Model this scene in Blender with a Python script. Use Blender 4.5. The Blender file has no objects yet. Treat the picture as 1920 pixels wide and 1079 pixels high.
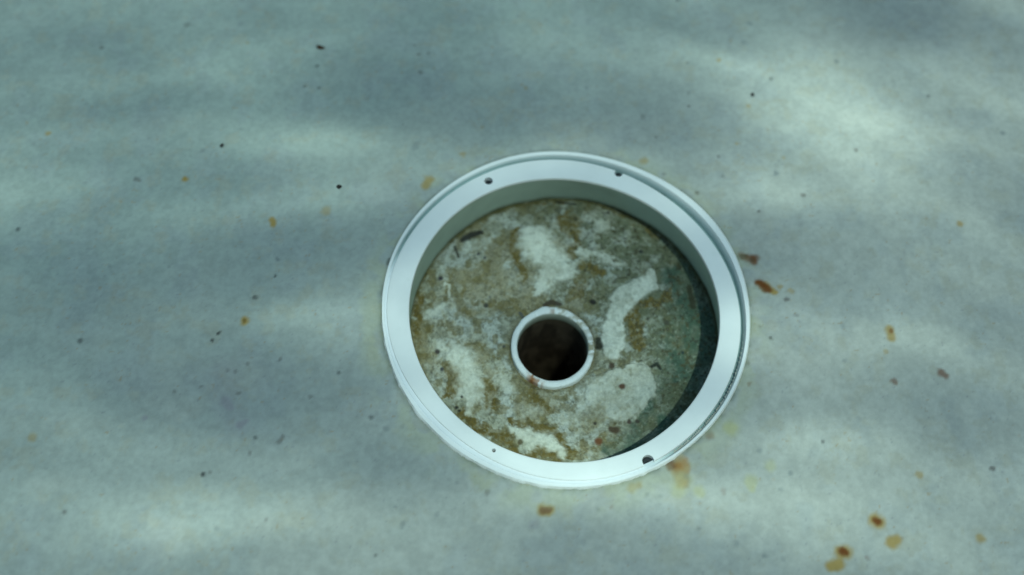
import bpy, bmesh, math
import numpy as np
from mathutils import Matrix, Vector

C = bpy.context.scene.collection
sc = bpy.context.scene

# ------------------------------------------------------------------ camera
U = 0.12                                   # radius of the sump opening, metres
TX, TY = 0.458, -0.027
F_PX = 1800.0
CAM = np.array([-0.501, -2.613, 5.593])    # in opening radii
ca, sa, cb, sb = math.cos(TX), math.sin(TX), math.cos(TY), math.sin(TY)
ROT = np.array([[1, 0, 0], [0, ca, -sa], [0, sa, ca]]) @ np.array([[cb, 0, sb], [0, 1, 0], [-sb, 0, cb]])
cd = bpy.data.cameras.new('camera')
cam = bpy.data.objects.new('camera', cd)
C.objects.link(cam)
M4 = Matrix([list(r) + [0] for r in ROT.tolist()] + [[0, 0, 0, 1]])
cam.matrix_world = Matrix.Translation(Vector((CAM * U).tolist())) @ M4
cd.sensor_width = 36
cd.lens = F_PX / 1920 * 36
cd.clip_start = 0.01
cd.clip_end = 100
cd.dof.use_dof = True
cd.dof.focus_distance = 0.72
cd.dof.aperture_fstop = 1.9
sc.camera = cam

# ------------------------------------------------------------------ light
# direction the sunlight travels under water (pool floor frame), then above water by Snell's law
LW = np.array([-0.055, 0.085, -0.35]); LW /= np.linalg.norm(LW)
sin_a = math.hypot(LW[0], LW[1]) * 1.333
az = math.atan2(-LW[1], -LW[0])            # azimuth the light comes from
elev = math.acos(min(0.995, sin_a))
SUNV = Vector((math.cos(elev) * math.cos(az), math.cos(elev) * math.sin(az), math.sin(elev)))
sd = bpy.data.lights.new('sun', 'SUN')
sd.energy = 2.1
sd.angle = math.radians(0.9)
sd.color = (1.0, 0.97, 0.94)
sun = bpy.data.objects.new('sun', sd)
C.objects.link(sun)
sun.rotation_euler = SUNV.to_track_quat('Z', 'Y').to_euler()
sun.location = (0, 0, 3)
sd.cycles.is_caustics_light = True

w = bpy.data.worlds.new('World')
sc.world = w
w.use_nodes = True
nt = w.node_tree
bg = nt.nodes['Background']
sky = nt.nodes.new('ShaderNodeTexSky')
sky.sky_type = 'NISHITA'
sky.sun_disc = False
sky.sun_elevation = elev
sky.sun_rotation = math.pi / 2 - az
nt.links.new(sky.outputs[0], bg.inputs[0])
bg.inputs[1].default_value = 0.15
sc.view_settings.view_transform = 'Standard'
sc.view_settings.look = 'None'
sc.view_settings.gamma = 1
sc.view_settings.exposure = 0.46

# ------------------------------------------------------------------ helpers
def at(px, py, z=0.0):
    """pixel of the 1920x1079 photograph -> point on the level z (in opening radii)"""
    px = np.asarray(px, float); py = np.asarray(py, float)
    d = np.stack([(px - 960) / F_PX, -(py - 539.5) / F_PX, -np.ones_like(px)], -1) @ ROT.T
    t = (z - CAM[2]) / d[..., 2]
    P = CAM + d * t[..., None]
    return P[..., 0], P[..., 1]

def hashn(ix, iy, seed):
    v = (ix.astype(np.int64) * 374761393 + iy.astype(np.int64) * 668265263 + seed * 1274126177) & 0xffffffff
    v = ((v ^ (v >> 13)) * 1103515245) & 0xffffffff
    v = ((v ^ (v >> 16)) * 2246822519) & 0xffffffff
    return ((v ^ (v >> 15)) & 0xffffff) / float(0xffffff)

def vn(x, y, seed=0):
    ix = np.floor(x).astype(int); iy = np.floor(y).astype(int)
    fx = x - ix; fy = y - iy
    fx = fx * fx * fx * (fx * (fx * 6 - 15) + 10); fy = fy * fy * fy * (fy * (fy * 6 - 15) + 10)
    a = hashn(ix, iy, seed); b = hashn(ix + 1, iy, seed)
    c = hashn(ix, iy + 1, seed); d = hashn(ix + 1, iy + 1, seed)
    return (a * (1 - fx) + b * fx) * (1 - fy) + (c * (1 - fx) + d * fx) * fy

def fbm(x, y, f, octs=4, seed=0, g=0.5):
    s = 0; a = 1; n = 0
    for o in range(octs):
        s = s + a * vn(x * f + 17.3 * o, y * f - 9.1 * o, seed + o * 7); n += a
        a *= g; f *= 2.03
    return s / n

def sm(x, a, b):
    t = np.clip((x - a) / (b - a), 0, 1)
    return t * t * (3 - 2 * t)

def mesh_obj(name, verts, faces, mat=None, parent=None, smooth=True):
    me = bpy.data.meshes.new(name)
    me.from_pydata([tuple(v) for v in verts], [], faces)
    if smooth:
        me.polygons.foreach_set('use_smooth', [True] * len(me.polygons))
    me.update()
    o = bpy.data.objects.new(name, me)
    C.objects.link(o)
    if mat: me.materials.append(mat)
    if parent: o.parent = parent
    return o

def grid_mesh(name, X, Y, Z, mat, wrap=False, keep=None):
    """X, Y, Z arrays (n, m) -> fast quad grid"""
    n, m = X.shape
    co = np.stack([X, Y, Z], -1).reshape(-1, 3)
    i = np.arange(n - 1)[:, None]
    j = np.arange(m if wrap else m - 1)[None, :]
    j2 = (j + 1) % m
    q = np.stack([i * m + j, i * m + j2, (i + 1) * m + j2, (i + 1) * m + j], -1)
    if keep is not None: q = q[keep]
    q = q.reshape(-1, 4)
    me = bpy.data.meshes.new(name)
    me.vertices.add(len(co)); me.vertices.foreach_set('co', co.ravel().astype(np.float32))
    me.loops.add(q.size); me.loops.foreach_set('vertex_index', q.ravel().astype(np.int32))
    me.polygons.add(len(q))
    me.polygons.foreach_set('loop_start', np.arange(0, q.size, 4, dtype=np.int32))
    me.polygons.foreach_set('use_smooth', np.ones(len(q), bool))
    me.update(calc_edges=True)
    if mat: me.materials.append(mat)
    o = bpy.data.objects.new(name, me)
    C.objects.link(o)
    return o

def set_tone(o, rgb):
    a = o.data.color_attributes.new('tone', 'FLOAT_COLOR', 'POINT')
    v = np.ones((rgb.shape[0], 4), np.float32); v[:, :3] = rgb
    a.data.foreach_set('color', v.ravel())

def mat(name, color=(0.5, 0.5, 0.5), rough=0.6, attr=False, grain=0.0, gscale=300, bump=0.0, bscale=300, spec=0.2):
    m = bpy.data.materials.new(name); m.use_nodes = True
    t = m.node_tree; b = t.nodes['Principled BSDF']
    b.inputs['Roughness'].default_value = rough
    b.inputs['Specular IOR Level'].default_value = spec
    tc = t.nodes.new('ShaderNodeTexCoord')
    if attr:
        c = t.nodes.new('ShaderNodeAttribute'); c.attribute_name = 'tone'; col = c.outputs['Color']
    else:
        c = t.nodes.new('ShaderNodeRGB'); c.outputs[0].default_value = (*color, 1); col = c.outputs[0]
    if grain > 0:
        n = t.nodes.new('ShaderNodeTexNoise'); n.inputs['Scale'].default_value = gscale; n.inputs['Detail'].default_value = 4
        t.links.new(tc.outputs['Object'], n.inputs['Vector'])
        mr = t.nodes.new('ShaderNodeMapRange')
        mr.inputs[1].default_value = 0.3; mr.inputs[2].default_value = 0.7
        mr.inputs[3].default_value = 1 - grain; mr.inputs[4].default_value = 1 + grain
        t.links.new(n.outputs['Fac'], mr.inputs[0])
        mx = t.nodes.new('ShaderNodeMix'); mx.data_type = 'RGBA'; mx.blend_type = 'MULTIPLY'
        mx.inputs['Factor'].default_value = 1
        t.links.new(col, mx.inputs[6]); t.links.new(mr.outputs[0], mx.inputs[7])
        col = mx.outputs[2]
    t.links.new(col, b.inputs['Base Color'])
    if bump > 0:
        n2 = t.nodes.new('ShaderNodeTexNoise'); n2.inputs['Scale'].default_value = bscale; n2.inputs['Detail'].default_value = 5
        t.links.new(tc.outputs['Object'], n2.inputs['Vector'])
        bp = t.nodes.new('ShaderNodeBump'); bp.inputs['Strength'].default_value = bump; bp.inputs['Distance'].default_value = 0.001
        t.links.new(n2.outputs['Fac'], bp.inputs['Height']); t.links.new(bp.outputs[0], b.inputs['Normal'])
    return m

def receiver(o):
    o.cycles.is_caustics_receiver = True

M_plaster = mat('pool_plaster', attr=True, rough=0.85, grain=0.06, gscale=230, bump=0.35, bscale=260, spec=0.1)
M_mortar = mat('stained_mortar', attr=True, rough=0.9, grain=0.07, gscale=300, bump=0.25, bscale=200, spec=0.1)
M_pvc = mat('white_pvc', (0.815, 0.81, 0.795), rough=0.5, grain=0.045, gscale=28, bump=0.1, bscale=90, spec=0.15)
tt = M_pvc.node_tree
pb = tt.nodes['Principled BSDF']; src_ = pb.inputs['Base Color'].links[0].from_socket
tcn = tt.nodes.new('ShaderNodeTexCoord'); nn = tt.nodes.new('ShaderNodeTexNoise'); nn.inputs['Scale'].default_value = 34; nn.inputs['Detail'].default_value = 8; nn.inputs['Roughness'].default_value = 0.65
tt.links.new(tcn.outputs['Object'], nn.inputs['Vector'])
rp = tt.nodes.new('ShaderNodeMapRange'); rp.inputs[1].default_value = 0.56; rp.inputs[2].default_value = 0.74; rp.inputs[3].default_value = 0; rp.inputs[4].default_value = 0.22
tt.links.new(nn.outputs['Fac'], rp.inputs[0])
mm = tt.nodes.new('ShaderNodeMix'); mm.data_type = 'RGBA'; mm.inputs[7].default_value = (0.60, 0.64, 0.60, 1)
tt.links.new(rp.outputs[0], mm.inputs['Factor']); tt.links.new(src_, mm.inputs[6]); tt.links.new(mm.outputs[2], pb.inputs['Base Color'])
M_rim = mat('white_pvc_groove_shade', attr=True, rough=0.5, grain=0.02, gscale=60, spec=0.15)
M_wall = mat('aged_pvc', attr=True, rough=0.6, grain=0.04, gscale=80, spec=0.1)
M_pipe = mat('stained_pvc', attr=True, rough=0.6, grain=0.06, gscale=200, spec=0.1)
M_bore = mat('pipe_bore', attr=True, rough=0.8, grain=0.25, gscale=90, spec=0.05)
M_screw = mat('hole_shade_steel', (0.025, 0.028, 0.03), rough=0.5, grain=0.3, gscale=900)  # near-black, so the screw heads paint in the holes' shade
M_grit = mat('black_grit', (0.02, 0.016, 0.015), rough=0.8)
M_debris = mat('brown_debris', (0.05, 0.025, 0.012), rough=0.8, grain=0.4, gscale=900)

# ------------------------------------------------------------------ measured outlines of the drain
Z_LIP = -0.017; Z_FLOOR = -0.045; Z_BED = -0.353
P_in = [(767,575),(787.7,487),(829,424),(879,380),(942,351),(1005,337),(1070,336),(1144,350),(1207.5,380),(1270.5,424),(1318,484),(1340,534),(1349,591),(769,606),(781,666),(816,735),(866,788.5),(929.5,829.5),(1005,861),(1070,868),(1348,606),(1333.5,694),(1289.5,766.5),(1239,810.5),(1160,851.5),(1097,865.7)]
P_fl = [(1050,299.4),(1201,339),(1251.6,373.4),(1302,411),(1343,468),(1377.7,528),(1388.7,591),(1388.7,606),(1377.7,684.5),(1349,747.5),(1302,810.5),(1255,851.5),(1005,299),(910.5,324.6),(847.5,361),(794,408),(753,465),(731,521.5),(724.7,575),(724.7,606),(740,659),(768,722),(838,806),(930,868),(1010,893),(1069,900),(1140,894)]
P_lip = [(1005,285),(1060,282),(910,307),(816,364),(753,443),(1144,296),(1226,326),(1302,376.6),(1352.5,430),(1393.4,505.7),(1406,575),(1407.6,606),(1396.6,684.5),(1352.5,779),(1286,842),(1207.5,886),(1144.5,910),(1069,917.7),(1014.5,909.8),(926,883),(847.5,842),(784.5,779),(737,694),(718,621.5),(715,543.5)]
P_bot = [(1070,378),(1005,376.6),(958,386),(895,417.5),(854,446),(816,487),(791,537),(775,594),(1050,376.6),(1113,383),(1176,403),(1239,439.6),(1283,480.5),(1318,531),(1340,600)]

def outline(pts, z, nh):
    p = np.array(pts, float)
    x, y = at(p[:, 0], p[:, 1], z)
    th = np.arctan2(y, x); r = np.hypot(x, y)
    B = lambda t: np.stack([np.ones_like(t)] + [f(k * t) for k in range(1, nh + 1) for f in (np.cos, np.sin)], -1)
    A = B(th)
    reg = np.diag([1e-6] + [0.02 * k for k in range(1, nh + 1) for _ in (0, 1)])
    c = np.linalg.solve(A.T @ A + reg, A.T @ r)
    return lambda t: B(t) @ c

R_in = outline(P_in, 0, 4)
R_fl = outline(P_fl, 0, 4)
R_lip = outline(P_lip, Z_LIP, 6)
c_bot = outline(P_bot, Z_BED, 1)
R_bot = lambda t: c_bot(t) + 0.012

NT = 720
T = np.linspace(0, 2 * math.pi, NT, endpoint=False)
def wrapang(t): return (t + math.pi) % (2 * math.pi) - math.pi

# groove is open along the top and right, closed by filler along the bottom and lower left
dg = np.degrees(T)
def arc(a0, a1, soft):
    d = (dg - a0) % 360; L = (a1 - a0) % 360
    return sm(d, 0, soft) * (1 - sm(d, L - soft, L)) * (d < L)
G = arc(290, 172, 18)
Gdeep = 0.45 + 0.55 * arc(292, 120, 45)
ragmask = arc(165, 320, 14)
rag = ((fbm(np.cos(T) * 14, np.sin(T) * 14, 1.0, 4, 5) - 0.5) * 0.015 + (fbm(np.cos(T) * 45, np.sin(T) * 45, 1.0, 2, 9) - 0.5) * 0.008) * ragmask
Ri, Rf, Rl = R_in(T), R_fl(T), R_lip(T)
Rlr = Rl + rag

def lathe(name, rows, material, parent):
    """rows: list of (radius array, z array/number) -> closed band round the axis"""
    X = np.stack([np.asarray(r) * np.cos(T) for r, z in rows]) * U
    Y = np.stack([np.asarray(r) * np.sin(T) for r, z in rows]) * U
    Z = np.stack([np.broadcast_to(np.asarray(z, float), T.shape) for r, z in rows]) * U
    o = grid_mesh(name, X, Y, Z, material, wrap=True)
    o.parent = parent
    receiver(o)
    return o

drain = bpy.data.objects.new('pool_drain', None)
C.objects.link(drain)
drain.location = (0, 0, 0)
drain['label'] = 'round white plastic pool drain sump with its cover off, sunk in the pale pool floor'
drain['category'] = 'pool drain'

# flange: closed ring, so that the screw holes can be cut out of it
e = 0.010
fl_rows = [(Ri, -0.024), (Ri, -e), (Ri + 0.3 * e, -0.3 * e), (Ri + e, 0), (Ri * 0.5 + Rf * 0.5, 0.0004), (Rf - e, 0), (Rf - 0.3 * e, -0.3 * e), (Rf, -e), (Rf, -0.124), (Ri, -0.024)]
def closed_lathe(name, rows, material, parent):
    rows = rows[:-1]
    n = len(rows)
    V = []
    for r, z in rows:
        r = np.broadcast_to(r, T.shape); z = np.broadcast_to(z, T.shape)
        V.append(np.stack([r * np.cos(T), r * np.sin(T), z], -1) * U)
    V = np.concatenate(V)
    Fc = []
    for i in range(n):
        i2 = (i + 1) % n
        for j in range(NT):
            j2 = (j + 1) % NT
            Fc.append((i * NT + j, i * NT + j2, i2 * NT + j2, i2 * NT + j))
    o = mesh_obj(name, V, Fc, material, parent)
    bm = bmesh.new(); bm.from_mesh(o.data)
    bmesh.ops.recalc_face_normals(bm, faces=bm.faces)
    bm.to_mesh(o.data); bm.free()
    return o

flange = closed_lathe('flange', fl_rows, M_pvc, drain)
receiver(flange)
holes = [(916, 339.5, 8), (1160, 325, 8), (1215.5, 864.5, 10), (926, 845, 3.2)]
cutters = []
for px, py, r in holes:
    x, y = at(px, py, 0)
    R = r / 288
    bm = bmesh.new()
    bmesh.ops.create_cone(bm, cap_ends=True, segments=24, radius1=R * U, radius2=R * U * 1.12, depth=0.22 * U)
    me = bpy.data.meshes.new('cut'); bm.to_mesh(me); bm.free()
    o = bpy.data.objects.new('cut', me); C.objects.link(o)
    o.location = (float(x) * U, float(y) * U, 0.005 * U)
    md = flange.modifiers.new('b', 'BOOLEAN'); md.object = o; md.operation = 'DIFFERENCE'; md.solver = 'EXACT'
    cutters.append(o)
dg_ = bpy.context.evaluated_depsgraph_get()
nm = bpy.data.meshes.new_from_object(flange.evaluated_get(dg_))
flange.modifiers.clear(); flange.data = nm; nm.name = 'flange'
for o in cutters: bpy.data.objects.remove(o)
# crease the profile: flat-shaded corners by angle
nm.set_sharp_from_angle(angle=math.radians(40))
for px, py, r in holes[:3]:
    x, y = at(px, py, 0)
    bm = bmesh.new()
    rr = r / 288 * U * 0.96
    bmesh.ops.create_cone(bm, cap_ends=True, segments=20, radius1=rr, radius2=rr * 0.7, depth=0.008 * U)
    # cross slot: two bars standing proud of the head
    for a in (0.4, 0.4 + math.pi / 2):
        mtx = Matrix.Translation((0, 0, 0.004 * U)) @ Matrix.Rotation(a, 4, 'Z') @ Matrix.Diagonal((rr * 1.1, rr * 0.18, rr * 0.12, 1))
        bmesh.ops.create_cube(bm, size=1, matrix=mtx)
    me = bpy.data.meshes.new('screw'); bm.to_mesh(me); bm.free()
    me.materials.append(M_screw)
    o = bpy.data.objects.new('screw', me); C.objects.link(o); o.parent = drain
    o.location = (float(x) * U, float(y) * U, -0.030 * U)
    receiver(o)

# rim lip with the groove between it and the flange
w0 = Rl - Rf
zb = -0.012 - 0.07 * G * Gdeep
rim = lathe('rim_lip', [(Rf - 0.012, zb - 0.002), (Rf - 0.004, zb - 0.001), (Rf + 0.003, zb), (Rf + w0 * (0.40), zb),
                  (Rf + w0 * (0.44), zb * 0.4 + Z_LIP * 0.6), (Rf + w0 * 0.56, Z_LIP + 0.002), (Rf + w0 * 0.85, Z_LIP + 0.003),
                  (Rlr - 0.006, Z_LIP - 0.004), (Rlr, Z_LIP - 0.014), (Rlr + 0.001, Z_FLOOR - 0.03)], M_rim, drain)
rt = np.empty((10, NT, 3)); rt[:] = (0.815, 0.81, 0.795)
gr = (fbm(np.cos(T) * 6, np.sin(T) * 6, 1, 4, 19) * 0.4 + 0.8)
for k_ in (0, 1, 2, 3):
    rt[k_] = np.array([0.27, 0.37, 0.36]) * gr[:, None] * G[:, None] + np.array([0.80, 0.81, 0.82]) * (1 - G[:, None])  # the lip's shade in the groove, painted into the rim colour
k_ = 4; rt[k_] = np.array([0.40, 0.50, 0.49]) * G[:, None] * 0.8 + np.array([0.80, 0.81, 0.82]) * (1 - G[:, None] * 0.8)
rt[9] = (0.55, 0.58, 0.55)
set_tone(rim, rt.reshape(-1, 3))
rim.data.set_sharp_from_angle(angle=math.radians(32))

# wall of the sump
Rb = R_bot(T)
rows = []
for k in range(14):
    s = k / 13
    rows.append((Ri * (1 - s) + Rb * s + (0.0015 if k == 0 else 0.003), -0.020 - s * (0.387)))
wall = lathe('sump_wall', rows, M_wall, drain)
vx = np.stack([r * np.cos(T) for r, z in rows]).ravel(); vy = np.stack([r * np.sin(T) for r, z in rows]).ravel()
vz = np.stack([np.full(NT, z) for r, z in rows]).ravel()
ang = np.arctan2(vy, vx)
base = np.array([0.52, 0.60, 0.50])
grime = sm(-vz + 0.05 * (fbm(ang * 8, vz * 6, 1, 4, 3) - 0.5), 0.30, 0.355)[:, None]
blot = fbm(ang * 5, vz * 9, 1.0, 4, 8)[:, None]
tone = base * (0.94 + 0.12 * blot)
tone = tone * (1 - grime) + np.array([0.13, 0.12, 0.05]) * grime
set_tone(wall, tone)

# ------------------------------------------------------------------ painted-by-hand dirt and shade: capsules in photo pixels laid on a surface
def blob(x, y, z, pts, soft=0.35):
    """strength 0..1 of a chain of discs (px, py, r px) lying on level z, evaluated at x, y (opening radii)"""
    out = np.zeros_like(x)
    P = [(*[float(v) for v in at(a, b, z)], r / 288.0 * 1.02) for a, b, r in pts]
    if len(P) == 1: P = P * 2
    for (x0, y0, r0), (x1, y1, r1) in zip(P[:-1], P[1:]):
        dx, dy = x1 - x0, y1 - y0
        L = dx * dx + dy * dy
        rm = max(r0, r1) * 2
        box = (x > min(x0, x1) - rm) & (x < max(x0, x1) + rm) & (y > min(y0, y1) - rm) & (y < max(y0, y1) + rm)
        xx, yy = x[box], y[box]
        t = np.clip(((xx - x0) * dx + (yy - y0) * dy) / L, 0, 1) if L > 1e-9 else np.zeros_like(xx)
        d = np.hypot(xx - x0 - t * dx, yy - y0 - t * dy) / (r0 + (r1 - r0) * t)
        out[box] = np.maximum(out[box], 1 - sm(d, 1 - soft, 1 + soft))
    return out

def mix(c, col, k):
    return c * (1 - k[..., None]) + np.array(col) * k[..., None]

# ------------------------------------------------------------------ mortar bed
zp = Z_BED + 0.030
pxo, pyo = at(1036.5, 651, zp)
pcx, pcy = float(pxo), float(pyo)
ex, _ = at(1036.5 + 79, 651, zp); PR = float(ex) - pcx
ix_, _ = at(1036.5 + 66.5, 651, zp); PI_ = float(ix_) - pcx
NA, NR = 840, 300
TA = np.linspace(0, 2 * math.pi, NA, endpoint=False)
outer = c_bot(TA) + 0.05
ox, oy = outer * np.cos(TA), outer * np.sin(TA)
inx, iny = pcx + (PR - 0.02) * np.cos(TA), pcy + (PR - 0.02) * np.sin(TA)
s = np.linspace(0, 1, NR)[:, None]
X = inx * (1 - s) + ox * s; Y = iny * (1 - s) + oy * s
wx = X + 0.11 * (fbm(X, Y, 7, 4, 21) - 0.5) + 0.06 * (fbm(X, Y, 25, 3, 22) - 0.5)
wy = Y + 0.11 * (fbm(X, Y, 7, 4, 31) - 0.5) + 0.06 * (fbm(X, Y, 25, 3, 32) - 0.5)
B = lambda pts, soft=0.35: blob(wx, wy, Z_BED, pts, soft)
light = 1.12 * np.maximum.reduce([
    B([(1005,438,26),(1008,468,34),(1038,490,38),(1062,512,20)], 0.5), B([(1038,490,30),(1022,530,18),(1012,552,9)], 0.5),
    blob(X + 0.6 * (wx - X), Y + 0.6 * (wy - Y), Z_BED, [(1219,514,14),(1216,528,19),(1194,541,22),(1166,568,24),(1146,606,19),(1150,640,23),(1147,664,14)], 0.22),
    B([(848,655,20),(868,682,32),(882,722,26),(888,752,18),(884,775,10)], 0.6),
    B([(965,808,11),(985,812,17),(1012,826,19),(1045,846,12)], 0.5),
    B([(1155,742,54),(1188,722,42)], 0.15) * 0.8, B([(1115,752,30),(1090,790,20),(1050,785,14)], 0.5) * 0.65,
    B([(1090,470,8),(1130,482,10),(1160,490,7)], 0.5) * 0.8, B([(1100,408,12),(1128,425,15)], 0.5) * 0.6,
    B([(800,590,10),(835,575,12)], 0.5) * 0.7, B([(875,465,15),(905,462,16),(925,445,10)], 0.5) * 0.6,
    B([(838,530,4),(846,560,3)], 0.5) * 0.9, B([(985,775,14),(1010,765,10)], 0.5) * 0.5,
    B([(930,700,20),(955,730,14)], 0.6) * 0.5, B([(1035,415,10),(1050,440,6)], 0.5) * 0.4,
    B([(1020,740,8),(1040,760,9)], 0.5) * 0.5, B([(990,380,5)], 0.5)])
olive = np.maximum.reduce([
    B([(782,560,12),(778,600,12),(782,640,9)]), B([(838,690,12),(855,722,16),(838,740,8)]),
    B([(870,780,9),(905,805,12),(950,822,13)]), B([(955,785,11),(1000,793,11),(1045,820,13),(1066,852,12)]),
    B([(915,728,20),(918,752,12)], 0.6), B([(1000,735,12),(1015,755,16),(1030,765,10)], 0.6),
    B([(1186,600,20),(1200,640,18),(1190,575,12)], 0.5), B([(1200,575,10),(1245,560,12),(1250,540,7)], 0.6),
    B([(968,440,9),(965,490,11),(985,520,8)], 0.5), B([(1060,415,24),(1074,450,14),(1076,478,9)], 0.6),
    B([(1095,500,15),(1130,510,10)], 0.6), B([(1092,530,20),(1075,560,10)], 0.6) * 0.7,
    B([(960,835,8),(985,850,9),(1040,858,10)], 0.5), B([(870,420,7),(930,394,6),(1000,382,6),(1060,382,7)], 0.6) * 0.8,
    B([(1100,380,6),(1180,410,7),(1230,445,7)], 0.6) * 0.8, B([(830,552,14),(855,565,10)], 0.7) * 0.6,
    B([(995,690,10),(1000,720,8)], 0.6) * 0.8, B([(1250,600,30),(1270,650,20)], 0.8) * 0.4, B([(1150,790,24),(1100,840,24)], 0.8) * 0.45])
fr = fbm(X, Y, 26, 5, 45, 0.6); fr2 = fbm(X, Y, 19, 5, 46, 0.6)
light = light * (0.35 + 0.65 * sm(light + 0.7 * (fr - 0.5), 0.05, 1.0))
olive = olive * (0.15 + 0.85 * sm(olive + 1.8 * (fr2 - 0.5), 0.35, 0.7))
n1 = fbm(X, Y, 9, 5, 41); n2 = fbm(X, Y, 38, 4, 51); n3 = fbm(X, Y, 16, 5, 61)
rightness = sm(X * 0.8 + Y * 0.45, -0.1, 0.75)        # the right-hand half is the dirtier one, with teal shade painted in too
col = np.empty(X.shape + (3,)); col[:] = (0.30, 0.30, 0.235)
pale = np.maximum.reduce([B([(850,600,55),(870,700,50),(940,740,45)], 0.8), B([(1060,770,60),(1160,740,70)], 0.7), B([(900,500,50),(960,560,50)], 0.8) * 0.7, B([(1110,440,45),(1020,480,60)], 0.8) * 0.8])
col = mix(col, (0.43, 0.415, 0.33), pale * 0.8)
col = mix(col, (0.43, 0.44, 0.39), sm(n1, 0.48, 0.62) * 0.75)
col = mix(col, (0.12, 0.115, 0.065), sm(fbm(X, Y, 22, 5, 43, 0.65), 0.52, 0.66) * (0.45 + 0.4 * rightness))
col = mix(col, (0.21, 0.165, 0.07), sm(fbm(X, Y, 5, 5, 49), 0.50, 0.68) * 0.55)
col = mix(col, (0.17, 0.135, 0.05), sm(n3, 0.50, 0.64) * 0.6)
col = mix(col, (0.145, 0.165, 0.115), rightness * (0.35 + 0.4 * sm(n3, 0.4, 0.6)))  # right-hand dirt tone, with the teal shade there painted in
painted_shade = B([(1275,520,30),(1300,580,42),(1292,650,52),(1262,735,45),(1205,815,34),(1150,850,20)], 0.45)  # shade at the lower right, painted into the mortar colour
col = mix(col, (0.095, 0.135, 0.10), painted_shade * (0.45 + 0.6 * sm(n1, 0.35, 0.65)))
col = mix(col, (0.165, 0.125, 0.045), olive * (0.55 + 0.45 * sm(n2, 0.3, 0.6)))
col = mix(col, (0.56, 0.56, 0.48), np.clip(0.84 * light * (0.74 + 0.3 * sm(n1, 0.3, 0.6)) * (1 - 0.35 * sm(fbm(X, Y, 30, 4, 44), 0.5, 0.7)), 0, 1))
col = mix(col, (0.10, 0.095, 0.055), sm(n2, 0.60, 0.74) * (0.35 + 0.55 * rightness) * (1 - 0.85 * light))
col = mix(col, (0.48, 0.50, 0.42), sm(fbm(X, Y, 55, 3, 71), 0.66, 0.8) * 0.22)
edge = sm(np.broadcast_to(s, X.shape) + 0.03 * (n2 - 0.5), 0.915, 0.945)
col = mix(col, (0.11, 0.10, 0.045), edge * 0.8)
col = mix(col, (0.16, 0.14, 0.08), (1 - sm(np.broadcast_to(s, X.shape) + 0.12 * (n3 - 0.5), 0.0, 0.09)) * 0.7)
dark = [([(868,450,6),(884,441,8),(902,437,5)], (0.03, 0.03, 0.03)), ([(852,462,3),(860,482,3)], (0.05, 0.045, 0.03)),
        ([(826,522,5)], (0.02, 0.015, 0.03)), ([(897,477,3)], (0.04, 0.04, 0.05)), ([(820,660,5)], (0.03, 0.02, 0.02)), ([(829,692,4)], (0.05, 0.05, 0.06)),
        ([(1112,566,6)], (0.02, 0.02, 0.02)), ([(1020,572,4),(1035,568,6),(1050,572,4)], (0.06, 0.045, 0.03)), ([(1122,636,5),(1124,650,7)], (0.03, 0.03, 0.02)),
        ([(1166,728,6)], (0.09, 0.03, 0.015)), ([(1146,687,6)], (0.06, 0.035, 0.02)), ([(1222,688,3),(1232,684,4),(1238,692,3)], (0.02, 0.025, 0.02)),
        ([(1122,828,7)], (0.16, 0.06, 0.025)), ([(1155,808,7),(1145,806,5)], (0.08, 0.05, 0.03)), ([(1195,790,4)], (0.06, 0.05, 0.04)), ([(1180,792,4)], (0.08, 0.05, 0.04)),
        ([(856,765,3)], (0.02, 0.02, 0.02)), ([(862,771,2.5)], (0.02, 0.02, 0.02)), ([(866,745,2.5)], (0.03, 0.03, 0.03)), ([(911,572,5)], (0.06, 0.06, 0.05)),
        ([(908,484,3)], (0.05, 0.05, 0.05)), ([(945,650,3)], (0.08, 0.08, 0.07)), ([(1044,380,3),(1080,384,2)], (0.03, 0.03, 0.02)), ([(1140,400,4)], (0.05, 0.05, 0.04)),
        ([(1202,473,4)], (0.04, 0.045, 0.04)), ([(975,588,3),(985,600,3)], (0.1, 0.1, 0.09)), ([(1115,795,3)], (0.06, 0.05, 0.04)), ([(1280,662,3)], (0.03, 0.05, 0.05)),
        ([(1005,862,3)], (0.08, 0.05, 0.03)), ([(975,830,5)], (0.10, 0.08, 0.04)), ([(1292,540,5),(1300,575,6)], (0.05, 0.05, 0.03)), ([(1250,605,6)], (0.07, 0.07, 0.05))]
col = 0.27 * (np.clip(col, 0.01, 1) / 0.27) ** 1.18
grit_ = fbm(X, Y, 75, 3, 47, 0.7); pits = fbm(X, Y, 48, 4, 48, 0.7)
col = col * (0.86 + 0.28 * sm(grit_, 0.25, 0.75))[..., None] ** (1 - 0.5 * light)[..., None]
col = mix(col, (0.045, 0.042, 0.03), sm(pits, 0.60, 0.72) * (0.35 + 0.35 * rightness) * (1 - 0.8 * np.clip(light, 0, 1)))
for pts, c in dark:
    col = mix(col, c, blob(X + 0.012 * (n2 - 0.5), Y + 0.012 * (n1 - 0.5), Z_BED, pts, 0.45) * 0.9)
slab = blob(X + 0.02 * (n1 - 0.5), Y + 0.02 * (n3 - 0.5), Z_BED, [(1150,745,52),(1188,722,42)], 0.06)
Z = Z_BED + 0.030 * (fbm(X, Y, 6, 5, 91) - 0.5) + 0.012 * (n2 - 0.5) + 0.010 * light + 0.012 * slab
dP = np.hypot(X - pcx, Y - pcy)
Z = Z - 0.02 * (1 - sm(dP, PR, PR + 0.04))
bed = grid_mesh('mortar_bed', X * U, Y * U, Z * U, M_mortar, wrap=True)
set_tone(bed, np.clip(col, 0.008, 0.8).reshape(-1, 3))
bed.parent = drain
receiver(bed)

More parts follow.
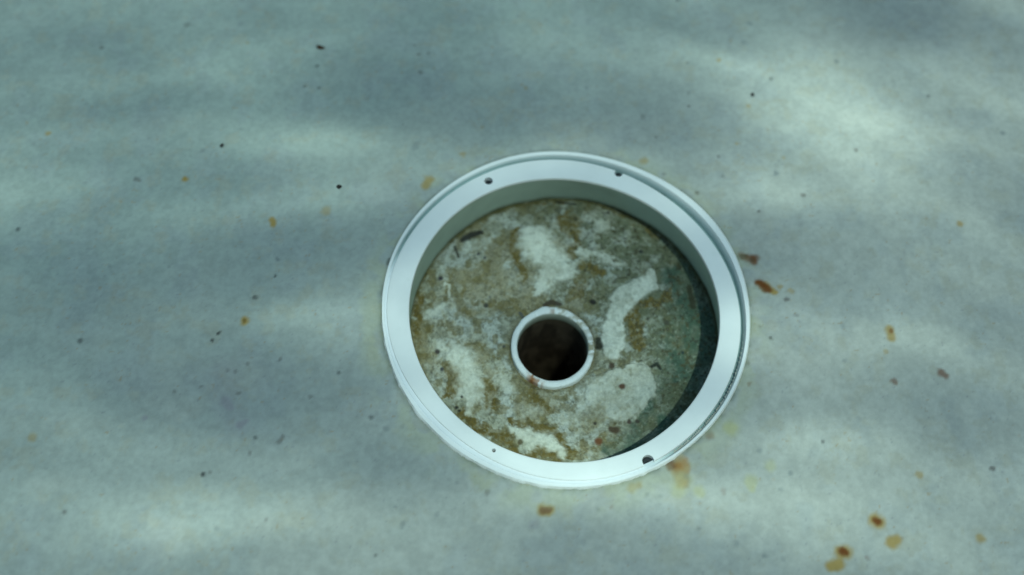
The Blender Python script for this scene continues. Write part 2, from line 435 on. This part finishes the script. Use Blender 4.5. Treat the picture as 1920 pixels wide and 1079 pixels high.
# ------------------------------------------------------------------ suction pipe stub
NP = 360
TP = np.linspace(0, 2 * math.pi, NP, endpoint=False)
cosT, sinT = np.cos(TP), np.sin(TP)
ztop = zp + 0.012 * (fbm(cosT * 3, sinT * 3, 1, 4, 13) - 0.5) * 2
wob = 0.985 + 0.014 * (fbm(cosT * 4, sinT * 4, 1, 4, 17) - 0.5) * 2 + 0.025 * np.exp(-((np.degrees(TP) - 98) / 8) ** 2)
# elliptical cut, a little flatter than wide in plan as measured
_, t0 = at(1036.5, 575, zp); _, t1 = at(1036.5, 727, zp)
PY = (float(t0) - float(t1)) / 2; pcy2 = (float(t0) + float(t1)) / 2
_, t0 = at(1036.5, 589, zp); _, t1 = at(1036.5, 713.5, zp)
PYI = (float(t0) - float(t1)) / 2; pcyi = (float(t0) + float(t1)) / 2
def ell(rx, ry, cx, cy, k=1): return cx + rx * k * cosT, cy + ry * k * sinT
prow = []
for rx, ry, cy, z, k in [(PR, PY, pcy2, Z_BED - 0.05, wob), (PR, PY, pcy2, ztop - 0.008, wob), (PR - 0.006, PY - 0.006, pcy2, ztop, wob),
                         ((PR + PI_) / 2, (PY + PYI) / 2, (pcy2 + pcyi) / 2, ztop + 0.001, 1), (PI_ + 0.005, PYI + 0.005, pcyi, ztop, 1), (PI_, PYI, pcyi, ztop - 0.008, 1), (PI_, PYI, pcyi, ztop * 0 + Z_BED - 0.06, 1)]:
    x, y = ell(rx, ry, pcx, cy, k)
    prow.append((x, y, np.broadcast_to(z, x.shape)))
XP = np.stack([p[0] for p in prow]); YP = np.stack([p[1] for p in prow]); ZP = np.stack([p[2] for p in prow])
pipe = grid_mesh('suction_pipe', XP * U, YP * U, ZP * U, M_pipe, wrap=True)
pipe.parent = drain
receiver(pipe)
tn = np.empty(XP.shape + (3,)); tn[:] = (0.80, 0.80, 0.77)
pd = np.degrees(TP)
def pm(c, wdt): return np.exp(-((((pd - c + 180) % 360) - 180) / wdt) ** 2)
nz = fbm(XP, YP, 40, 4, 77)
side = 0.85 * pm(42, 26) + 0.95 * pm(2, 10) + 0.9 * pm(-9, 6) + 0.6 * pm(75, 12)
tn = mix(tn, (0.30, 0.25, 0.13), np.clip(side[None] * sm(nz, 0.3, 0.55), 0, 1) * 0.85)
tn = mix(tn, (0.30, 0.13, 0.05), np.clip((pm(238, 9) + 0.7 * pm(250, 5) + 0.5 * pm(88, 5))[None] * sm(nz, 0.35, 0.5), 0, 1))
tn[-1] = (0.20, 0.20, 0.14); tn[-2] = (0.45, 0.46, 0.38)
set_tone(pipe, tn.reshape(-1, 3))
# the dark bore going down below it
bx, by, bz, bc = [], [], [], []
for k in range(40):
    q = k / 39
    x, y = ell(PI_ + 0.001, PYI + 0.001, pcx, pcyi)
    bx.append(x); by.append(y); bz.append(np.full(NP, Z_BED - 0.055 - 2.4 * q))
for k in range(3):
    q = (0.6, 0.3, 0.001)[k]
    x, y = ell(PI_ * q, PYI * q, pcx, pcyi)
    bx.append(x); by.append(y); bz.append(np.full(NP, Z_BED - 2.46))
BX, BY, BZ = map(np.stack, (bx, by, bz))
bore = grid_mesh('pipe_bore', BX * U, BY * U, BZ * U, M_bore, wrap=True)
bore.parent = pipe
bcn = np.empty(BX.shape + (3,)); bcn[:] = (0.12, 0.085, 0.055)
bcn = mix(bcn, (0.06, 0.042, 0.028), sm(fbm(np.broadcast_to(TP, BX.shape) * 3, BZ * 5, 1, 4, 3), 0.4, 0.6))
set_tone(bore, bcn.reshape(-1, 3))
receiver(bore)

# ------------------------------------------------------------------ pool floor
step = 0.0105
x0, x1, y0, y1 = -4.6, 4.6, -2.75, 3.4
gx = np.arange(x0, x1, step); gy = np.arange(y0, y1, step)
# stretched border carries the same sheet far outside the frame
bord = np.array([0.1, 0.3, 0.8, 2, 5, 12, 35])
gx = np.concatenate([x0 - bord[::-1], gx, gx[-1] + bord]); gy = np.concatenate([y0 - bord[::-1], gy, gy[-1] + bord])
Y, X = np.meshgrid(gy, gx, indexing='ij')
Zf = Z_FLOOR + 0.006 * (fbm(X, Y, 2.2, 4, 101) - 0.5)
rr = np.hypot(X, Y)
cc = np.empty(X.shape + (3,)); cc[:] = (0.34, 0.36, 0.335)
m1 = fbm(X, Y * 1.6, 1.3, 4, 111); m2 = fbm(X, Y, 4.5, 4, 121); m3 = fbm(X, Y, 30, 3, 131)
cc = mix(cc, (0.41, 0.41, 0.37), sm(m1, 0.45, 0.7) * 0.6)
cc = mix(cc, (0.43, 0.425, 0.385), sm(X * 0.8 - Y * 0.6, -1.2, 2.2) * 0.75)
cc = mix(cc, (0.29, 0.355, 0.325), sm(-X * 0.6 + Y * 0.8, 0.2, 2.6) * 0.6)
cc = mix(cc, (0.30, 0.325, 0.335), sm(m2, 0.5, 0.72) * 0.25)
# faint rusty and grey flecks everywhere
cc = cc * (0.94 + 0.12 * sm(fbm(X, Y, 14, 5, 132, 0.7), 0.3, 0.7))[..., None]
mt = fbm(X, Y, 9, 5, 133, 0.65)
cc = mix(cc, (0.36, 0.33, 0.25), sm(mt, 0.55, 0.72) * 0.3)
fl1 = fbm(X, Y, 42, 2, 141); fl2 = fbm(X, Y, 60, 2, 151)
cc = mix(cc, (0.33, 0.24, 0.14), sm(fl1, 0.80, 0.93) * 0.55 * sm(m2, 0.35, 0.6))
cc = mix(cc, (0.20, 0.20, 0.22), sm(fl2, 0.83, 0.95) * 0.4)
RUST = (0.15, 0.045, 0.012); OCH = (0.34, 0.22, 0.055); BLK = (0.02, 0.018, 0.02); BRN = (0.04, 0.016, 0.012); YEL = (0.42, 0.40, 0.22); GRY = (0.20, 0.22, 0.22); PUR = (0.29, 0.27, 0.29)
spots = [
 ([(347,337,6)], OCH, .95), ([(509,412,6),(512,420,7)], OCH, .9), ([(612,396,9)], OCH, .45), ([(805,338,9),(798,350,8)], OCH, .8), ([(868,289,5)], OCH, .5),
 ([(459,602,8)], OCH, .95), ([(459,602,4)], BRN, .7), ([(1018,956,10),(1030,958,9)], OCH, .9), ([(1018,956,6),(1029,957,5)], RUST, .95),
 ([(1391,481,8),(1398,483,8)], RUST, .95), ([(1391,481,5),(1396,482,5)], BRN, .7), ([(1411,485,9),(1414,490,8)], RUST, .9), ([(1412,487,5)], BRN, .7), ([(1417,483,8)], RUST, .6), 
 ([(1424,532,7),(1436,538,10),(1452,548,6)], OCH, .9), ([(1424,531,8),(1438,541,9)], RUST, .95), ([(1462,538,5)], OCH, .6), ([(1484,546,6)], OCH, .5), ([(1475,562,5)], BRN, .55),
 ([(1668,618,8),(1672,632,9)], OCH, .8), ([(1671,622,5)], RUST, .7), ([(1660,660,5)], OCH, .5), ([(1677,716,6)], RUST, .6),
 ([(1642,976,12),(1648,980,11)], OCH, .85), ([(1645,978,7)], RUST, .95), ([(1576,1036,11),(1586,1035,11)], OCH, .85), ([(1579,1034,7),(1587,1036,5)], RUST, .95),
 ([(1558,1062,9),(1574,1058,10)], OCH, .9), ([(1672,1018,10),(1682,1014,9)], OCH, .85), ([(1255,874,8),(1268,869,8)], RUST, .95), ([(1262,872,9),(1282,890,8),(1283,905,9)], RUST, .55), ([(1278,868,12),(1282,878,10)], (0.36,0.16,0.03), .85),
 ([(1268,885,7),(1277,905,10)], (0.36,0.18,0.04), .75), ([(1281,900,18)], YEL, .5), ([(1311,922,10)], YEL, .6), ([(1270,920,12)], YEL, .5), ([(1186,916,8),(1198,908,7)], OCH, .55),
 ([(1330,815,8)], RUST, .6), ([(1370,803,13)], YEL, .85), ([(1408,904,12),(1412,918,6)], YEL, .6), ([(1445,875,10)], YEL, .5), ([(1208,302,9)], OCH, .6), ([(1100,335,1)], OCH, .1),
 ([(596,88,3),(604,90,4)], BLK, .6), ([(655,15,2)], GRY, .6), ([(776,85,3)], BRN, .6), ([(803,100,3)], BRN, .6), ([(786,102,2)], BRN, .6), ([(595,124,3)], BLK, .75),
 ([(571,162,2.6)], BLK, .7), ([(597,166,2.2)], BLK, .6), ([(452,135,3)], GRY, .7), ([(464,82,4)], OCH, .35), ([(452,45,7)], GRY, .5), ([(350,47,7)], BRN, .3),
 ([(788,136,4)], BRN, .7), ([(803,158,3)], GRY, .7), ([(415,273,4)], BLK, .75), ([(380,283,4)], GRY, .8), ([(255,336,5),(262,338,3)], BRN, .4), ([(730,486,4),(728,494,4)], BLK, .8),
 ([(756,234,3)], BRN, .5), ([(778,277,6),(781,268,4)], GRY, .5), ([(520,486,5)], GRY, .9), ([(515,518,3)], BLK, .7), ([(318,500,3)], GRY, .7), ([(262,494,3)], GRY, .5),
 ([(544,341,4)], GRY, .4), ([(478,558,4)], BLK, .6), ([(411,625,3)], BLK, .8), ([(399,638,3.5)], BLK, .8), ([(380,891,4)], BLK, .8), ([(393,885,3)], BRN, .5), ([(525,675,4)], BRN, .6),
 ([(464,683,3)], BRN, .5), ([(441,697,4)], BRN, .5), ([(427,695,3)], BRN, .5), ([(448,738,4)], BRN, .5), ([(422,752,8),(432,765,7)], PUR, .7), ([(450,798,7),(462,790,4)], PUR, .8),
 ([(420,700,26),(425,760,24),(450,800,18)], PUR, .2), ([(478,821,4)], BLK, .5), ([(522,828,5),(530,820,4)], BRN, .4), ([(468,850,3)], BRN, .5), ([(582,744,4)], BRN, .5), ([(635,698,3)], BLK, .55),
 ([(697,783,4)], BLK, .5), ([(725,803,6)], GRY, .5), ([(755,801,4)], GRY, .4), ([(327,735,3)], BRN, .4), ([(378,725,3)], BRN, .5), ([(498,976,3)], BRN, .4), ([(742,952,3)], GRY, .7),
 ([(755,980,4),(754,988,3)], GRY, .7), ([(819,965,4)], GRY, .5), ([(856,906,4)], GRY, .6), ([(914,924,4)], BRN, .5), ([(704,1042,3)], BLK, .5), ([(407,993,4)], GRY, .5),
 ([(271,785,5)], PUR, .7), ([(1445,148,4)], BLK, .6), ([(1411,178,4.5)], BLK, .75), ([(1456,325,6)], GRY, .8), ([(1404,200,4)], OCH, .5), ([(1568,115,5)], GRY, .8), ([(1348,113,4)], OCH, .6),
 ([(1291,200,3.5)], BRN, .7), ([(1405,45,6)], GRY, .6), ([(1394,80,5)], GRY, .5), ([(1512,126,4)], GRY, .5), ([(1506,366,5)], BRN, .5), ([(1423,396,3)], BRN, .8), ([(1605,282,5)], BRN, .5),
 ([(1468,296,4)], OCH, .4), ([(1347,295,4)], BRN, .6), ([(1306,362,5)], BRN, .6), ([(1355,330,4)], BRN, .4), ([(1245,327,4)], BRN, .5), ([(1270,1,4)], BLK, .6), ([(971,30,3)], GRY, .7),
 ([(985,165,4)], OCH, .4), ([(1099,164,3)], GRY, .8), ([(1036,90,3)], GRY, .5), ([(1075,92,2)], GRY, .6), ([(1289,118,2.5)], BRN, .5), ([(1257,156,2.5)], GRY, .6), ([(1290,175,3)], BRN, .4),
 ([(1230,257,3)], BRN, .5), ([(1205,220,5)], BRN, .3), ([(1382,270,4)], OCH, .5), ([(1445,635,4)], BLK, .6), ([(1426,613,3)], BLK, .4), ([(1493,591,4)], BRN, .4), ([(1403,681,4)], BRN, .7),
 ([(1405,719,4)], RUST, .5), ([(1579,610,6)], GRY, .4), ([(1583,676,4)], GRY, .6), ([(1543,829,4)], BLK, .5), ([(1482,887,4)], GRY, .8), ([(1465,918,4)], GRY, .5), ([(1425,846,5)], GRY, .5),
 ([(1356,921,5),(1357,928,3)], RUST, .25), ([(1311,991,3)], GRY, .8), ([(1234,975,3)], GRY, .4), ([(1434,1043,4)], GRY, .8), ([(1469,1048,4)], GRY, .4), ([(1382,1020,5)], GRY, .5), ([(1626,1046,4)], RUST, .3),
 ([(1213,928,4)], GRY, .7), ([(1238,931,4)], GRY, .5), ([(1121,955,4)], GRY, .6), ([(1148,953,4)], RUST, .3), ([(1002,983,9)], PUR, .4), ([(1092,1018,4)], GRY, .4),
 ([(905,240,4)], OCH, .3), ([(870,295,3)], OCH, .3), ([(90,250,6)], OCH, .7), ([(150,640,5)], BLK, .6), ([(60,820,8)], OCH, .5), ([(120,960,4)], BRN, .7), ([(190,90,4)], BRN, .6), ([(35,430,4)], BLK, .6),
 ([(205,500,4)], GRY, .6), ([(1740,180,4)], BLK, .6), ([(1800,420,6)], OCH, .7), ([(1765,700,8),(1774,706,6)], RUST, .7), ([(1860,880,5)], BRN, .6), ([(1725,890,7)], OCH, .6), ([(1880,250,5)], GRY, .7), ([(1840,1010,8)], OCH, .7)]
jx = X + 0.022 * (fbm(X, Y, 28, 3, 161) - 0.5); jy = Y + 0.022 * (fbm(X, Y, 28, 3, 171) - 0.5)
ys_lo = at(960, 1079, Z_FLOOR)[1]
for pts, c, k in spots:
    cc = mix(cc, c, blob(jx, jy, Z_FLOOR, [(a, b, max(r, 3.2)) for a, b, r in pts], 0.55) * k * (0.72 if c in (GRY, BRN, PUR) and max(q[2] for q in pts) < 5 else 1))
# yellowish film hugging the ring on its lower right, pale dust on the upper left
ang_f = np.arctan2(Y, X)
rl_f0 = np.interp(ang_f, *(lambda o: (wrapang(T)[o], Rl[o]))(np.argsort(wrapang(T))), period=2 * math.pi)
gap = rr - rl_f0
cc = mix(cc, (0.17, 0.19, 0.16), np.exp(-(gap / 0.022) ** 2) * (0.35 + 0.5 * sm(fbm(X, Y, 12, 4, 183), 0.4, 0.6)))  # dark contact shade round the ring, painted into the floor colour
halo = np.exp(-((rr - 1.23) / 0.10) ** 2) * sm(fbm(X, Y, 8, 4, 181), 0.4, 0.65)
cc = mix(cc, (0.42, 0.42, 0.26), halo * 0.35)
rl_f = np.interp(ang_f, *(lambda o: (wrapang(T)[o], Rl[o]))(np.argsort(wrapang(T))), period=2 * math.pi)
inside = rr < rl_f - 0.03
keep = ~(inside[:-1, :-1] & inside[1:, 1:] & inside[1:, :-1] & inside[:-1, 1:])
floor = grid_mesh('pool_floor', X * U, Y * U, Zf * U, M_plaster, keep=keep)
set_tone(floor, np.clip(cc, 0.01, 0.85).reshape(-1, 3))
floor['kind'] = 'structure'
receiver(floor)

# ------------------------------------------------------------------ loose dirt lying on the floor
rng = np.random.default_rng(4)
def lump(name, px, py, w, h, hz, rot, m, seed, label, cat, group=None):
    bm = bmesh.new()
    bmesh.ops.create_icosphere(bm, subdivisions=3, radius=1)
    for v in bm.verts:
        n = vn(np.array([v.co.x * 1.7 + seed]), np.array([v.co.y * 1.7 + v.co.z]), seed)[0]
        v.co *= 0.7 + 0.6 * n
        v.co = Vector((v.co.x * w, v.co.y * h, v.co.z * hz)) * (U / 288)
        if v.co.x > 0.4 * w * U / 288: v.co.y += 0.25 * h * U / 288
    me = bpy.data.meshes.new(name); bm.to_mesh(me); bm.free(); me.materials.append(m)
    for p in me.polygons: p.use_smooth = True
    o = bpy.data.objects.new(name, me); C.objects.link(o)
    x, y = at(px, py, Z_FLOOR)
    o.location = (float(x) * U, float(y) * U, (Z_FLOOR + 0.2 * hz / 288) * U)
    o.rotation_euler.z = rot
    o['label'] = label; o['category'] = cat
    if group: o['group'] = group
    receiver(o)
    return o
lump('debris_flake', 601, 90, 8.5, 5, 2.5, -0.5, M_debris, 3, 'irregular dark brown flake of dirt on the pale floor near the top left', 'debris')
lump('grit_speck', 635.5, 351, 5, 4.6, 3, 0.2, M_grit, 8, 'round black grit speck on the floor up and left of the drain ring', 'grit', 'black specks on the pool floor')
lump('grit_speck', 415.5, 273, 3.6, 3.4, 2, 0.2, M_grit, 9, 'small black grit speck on the floor at upper left, above the ochre spot', 'grit', 'black specks on the pool floor')
lump('grit_speck', 1411, 178, 4, 3.6, 2, 0.6, M_grit, 12, 'small black grit speck on the floor beneath the bright light streak at upper right', 'grit', 'black specks on the pool floor')

# ------------------------------------------------------------------ water surface
# A gently rippled surface that really refracts the sun: its ripples are solved so that the light
# gathers where the floor shows bright streaks and thins out where it shows dim ones.
H = 2.0                                     # metres of water over the floor
NW = 640; LWD = 4.2                         # periodic patch, metres
ax_ = (np.arange(NW) / NW - 0.5) * LWD
GX, GY = np.meshgrid(ax_, ax_, indexing='xy')
def streak(px, py, lx, ly, deg, a):
    x, y = [float(v) * U for v in at(px, py, Z_FLOOR)]
    c_, s_ = math.cos(math.radians(deg)), math.sin(math.radians(deg))
    k = U / 288
    u = (GX - x) * c_ + (GY - y) * s_; v = -(GX - x) * s_ + (GY - y) * c_
    return a * np.exp(-(u / (lx * k)) ** 2 - (v / (ly * k)) ** 2)
I = np.zeros_like(GX)
for a in [(1470,165,170,46,-27,.6), (1620,215,140,70,-25,.55), (1530,262,140,34,-27,.3), (1380,110,90,30,-27,.2), (1640,340,130,60,-20,.3),
          (975,80,80,34,-30,.3), (1130,110,160,70,-25,.28), (650,18,130,18,-4,.4), (560,175,170,55,0,.32), (640,590,120,50,0,.35), (340,985,190,60,3,.42),
          (620,1010,220,50,0,.35), (1480,960,240,60,0,.5), (1430,360,120,60,-15,.4), (1640,640,120,40,3,.3), (560,270,140,36,5,.2), (400,110,170,36,0,.2),
          (1450,830,130,40,0,.25), (900,690,120,30,0,.15), (880,860,160,30,3,.2), (640,250,120,32,5,.25), (1250,620,150,24,0,.1), (1050,880,130,40,0,.15), (250,560,90,40,0,.2),
          (1540,260,330,200,-20,.5), (1500,640,260,160,0,.2), (1540,420,200,90,-15,.2), (1620,200,200,120,-25,.35), (1420,940,420,130,0,.3), (450,520,360,240,0,-.22), (700,150,330,200,0,-.12), (330,960,300,110,0,.1), (1480,160,220,90,-27,.3),
          (740,130,120,60,0,-.45), (690,185,170,28,4,-.35), (1690,20,140,90,-20,-.9), (350,290,210,44,0,-.3), (430,690,210,60,3,-.42), (400,540,220,44,0,-.35),
          (1450,450,150,60,-12,-.45), (640,920,180,38,0,-.3), (800,870,170,32,0,-.25), (1580,760,190,42,3,-.32), (640,440,280,38,3,-.28), (1180,250,190,44,-22,-.3),
          (280,210,190,26,2,-.2), (880,230,160,55,-12,-.3), (1560,560,130,30,2,-.2), (1080,1010,170,32,2,-.2), (820,545,60,40,0,-.12), (300,880,170,26,2,-.22)]:
    I += streak(*a)
def nz_(f, ax, seed, deg=0):
    c_, s_ = math.cos(math.radians(deg)), math.sin(math.radians(deg))
    u = GX * c_ + GY * s_; v = -GX * s_ + GY * c_
    return fbm(u + 50, (v + 50) * ax, f, 3, seed) - 0.5
diag = sm((GX * 1.0 + GY * 0.8) / U, 0.8, 2.6)
I += 0.8 * nz_(5, 4.0, 201) * (1 - diag) + 0.8 * nz_(5, 4.0, 211, -27) * diag
I += 0.9 * nz_(10, 6.0, 231) * (1 - diag) + 0.9 * nz_(11, 5.0, 241, -27) * diag
I += 0.35 * nz_(1.6, 2, 221) * sm(np.hypot(GX / U, GY / U), 3, 6)
Kw = np.fft.fftfreq(NW, LWD / NW) * 2 * math.pi
K2w = Kw[None, :] ** 2 + Kw[:, None] ** 2
broad = np.real(np.fft.ifft2(np.fft.fft2(I) * np.exp(-K2w * 0.10 ** 2 / 2)))
I = 1.65 * (I - 0.60 * broad)
I = np.where(I > 0, 2.3 * np.tanh(I / 2.3), -0.80 * np.tanh(-I / 0.80))
# linear map from slope of the surface to shift of the light on the floor
def refr(hx, hy):
    n = np.array([-hx, -hy, 1.0]); n /= np.linalg.norm(n)
    d = -np.array(SUNV)
    eta = 1 / 1.333; c1 = -d @ n
    t = eta * d + (eta * c1 - math.sqrt(1 - eta * eta * (1 - c1 * c1))) * n
    return t[:2] / -t[2] * H
r0 = refr(0, 0)
A = np.array([(refr(1e-4, 0) - r0) / 1e-4, (refr(0, 1e-4) - r0) / 1e-4]).T
kk = np.fft.fftfreq(NW, LWD / NW) * 2 * math.pi
KX, KY = np.meshgrid(kk, kk, indexing='xy')
Q = A[0, 0] * KX * KX + (A[0, 1] + A[1, 0]) * KX * KY + A[1, 1] * KY * KY
lam = Q[0, 1] * 3
k2 = KX * KX + KY * KY
kc = 2 * math.pi / 0.018
INV = Q / (Q * Q + (lam * 0.15) ** 2) * np.exp(-k2 / kc ** 2)
cell = LWD / NW
sky_blur = np.exp(-k2 * (0.009 ** 2) / 2)
target = (1 + I) / (1 + I).mean()
target = np.real(np.fft.ifft2(np.fft.fft2(target) * sky_blur))
def samp(F, u, v):
    iu = np.floor(u).astype(int); iv = np.floor(v).astype(int); fu = u - iu; fv = v - iv
    a0, a1, b0, b1 = iu % NW, (iu + 1) % NW, iv % NW, (iv + 1) % NW
    return (F[b0, a0] * (1 - fu) + F[b0, a1] * fu) * (1 - fv) + (F[b1, a0] * (1 - fu) + F[b1, a1] * fu) * fv
src = target - 1
ju, jv = np.meshgrid(np.arange(NW, dtype=float), np.arange(NW, dtype=float), indexing='xy')
for it in range(10):
    Hh = np.fft.fft2(src) * INV
    hh = np.real(np.fft.ifft2(Hh))
    hx = np.real(np.fft.ifft2(1j * KX * Hh)); hy = np.real(np.fft.ifft2(1j * KY * Hh))
    il = 1 / np.sqrt(1 + hx * hx + hy * hy)
    nxx, nyy, nzz = -hx * il, -hy * il, il
    c1 = (SUNV[0] * nxx + SUNV[1] * nyy + SUNV[2] * nzz); eta = 1 / 1.333
    kq = eta * c1 - np.sqrt(1 - eta * eta * (1 - c1 * c1))
    tx, ty, tz = -eta * SUNV[0] + kq * nxx, -eta * SUNV[1] + kq * nyy, -eta * SUNV[2] + kq * nzz
    u = ju + (tx / -tz * (H + hh) - r0[0]) / cell; v = jv + (ty / -tz * (H + hh) - r0[1]) / cell
    simd = np.zeros(NW * NW)
    iu = np.floor(u).astype(int); iv = np.floor(v).astype(int); fu = u - iu; fv = v - iv
    for du, dv, wgt in ((0, 0, (1 - fu) * (1 - fv)), (1, 0, fu * (1 - fv)), (0, 1, (1 - fu) * fv), (1, 1, fu * fv)):
        simd += np.bincount((((iv + dv) % NW) * NW + (iu + du) % NW).ravel(), wgt.ravel(), NW * NW)
    simd = np.real(np.fft.ifft2(np.fft.fft2(simd.reshape(NW, NW)) * sky_blur))
    res = target - simd
    if it in (0, 5, 9): print('CAUSTIC rms', it, float(np.sqrt((res ** 2).mean())), float(np.abs(hx).max()))
    if it < 9: src = src + 0.3 * samp(res, u, v)
edge_w = sm(LWD / 2 - np.maximum(np.abs(GX), np.abs(GY)), 0.02, 0.25)
hh = hh * edge_w
far = np.array([0.2, 0.6, 1.5, 4, 12, 40])
wl = np.concatenate([ax_[0] - far[::-1], ax_, ax_[-1] + far])
WX, WY = np.meshgrid(wl - 0.0, wl - 0.0, indexing='xy')
hh = np.pad(hh, len(far))
WX = WX - r0[0]; WY = WY - r0[1]
M_water = bpy.data.materials.new('water'); M_water.use_nodes = True
t = M_water.node_tree; t.nodes.clear()
g = t.nodes.new('ShaderNodeBsdfGlass'); g.inputs['IOR'].default_value = 1.333; g.inputs['Roughness'].default_value = 0
g.inputs['Color'].default_value = (0.68, 0.93, 0.845, 1)
mo = t.nodes.new('ShaderNodeOutputMaterial'); t.links.new(g.outputs[0], mo.inputs[0])
water = grid_mesh('water', WX, WY, Z_FLOOR * U + H + hh, M_water)
water['kind'] = 'structure'
water.cycles.is_caustics_caster = True
0 and print('SLOPE', np.abs(np.gradient(hh, LWD / NW)[0]).max(), np.abs(hh).max(), 'elev', math.degrees(elev), A)
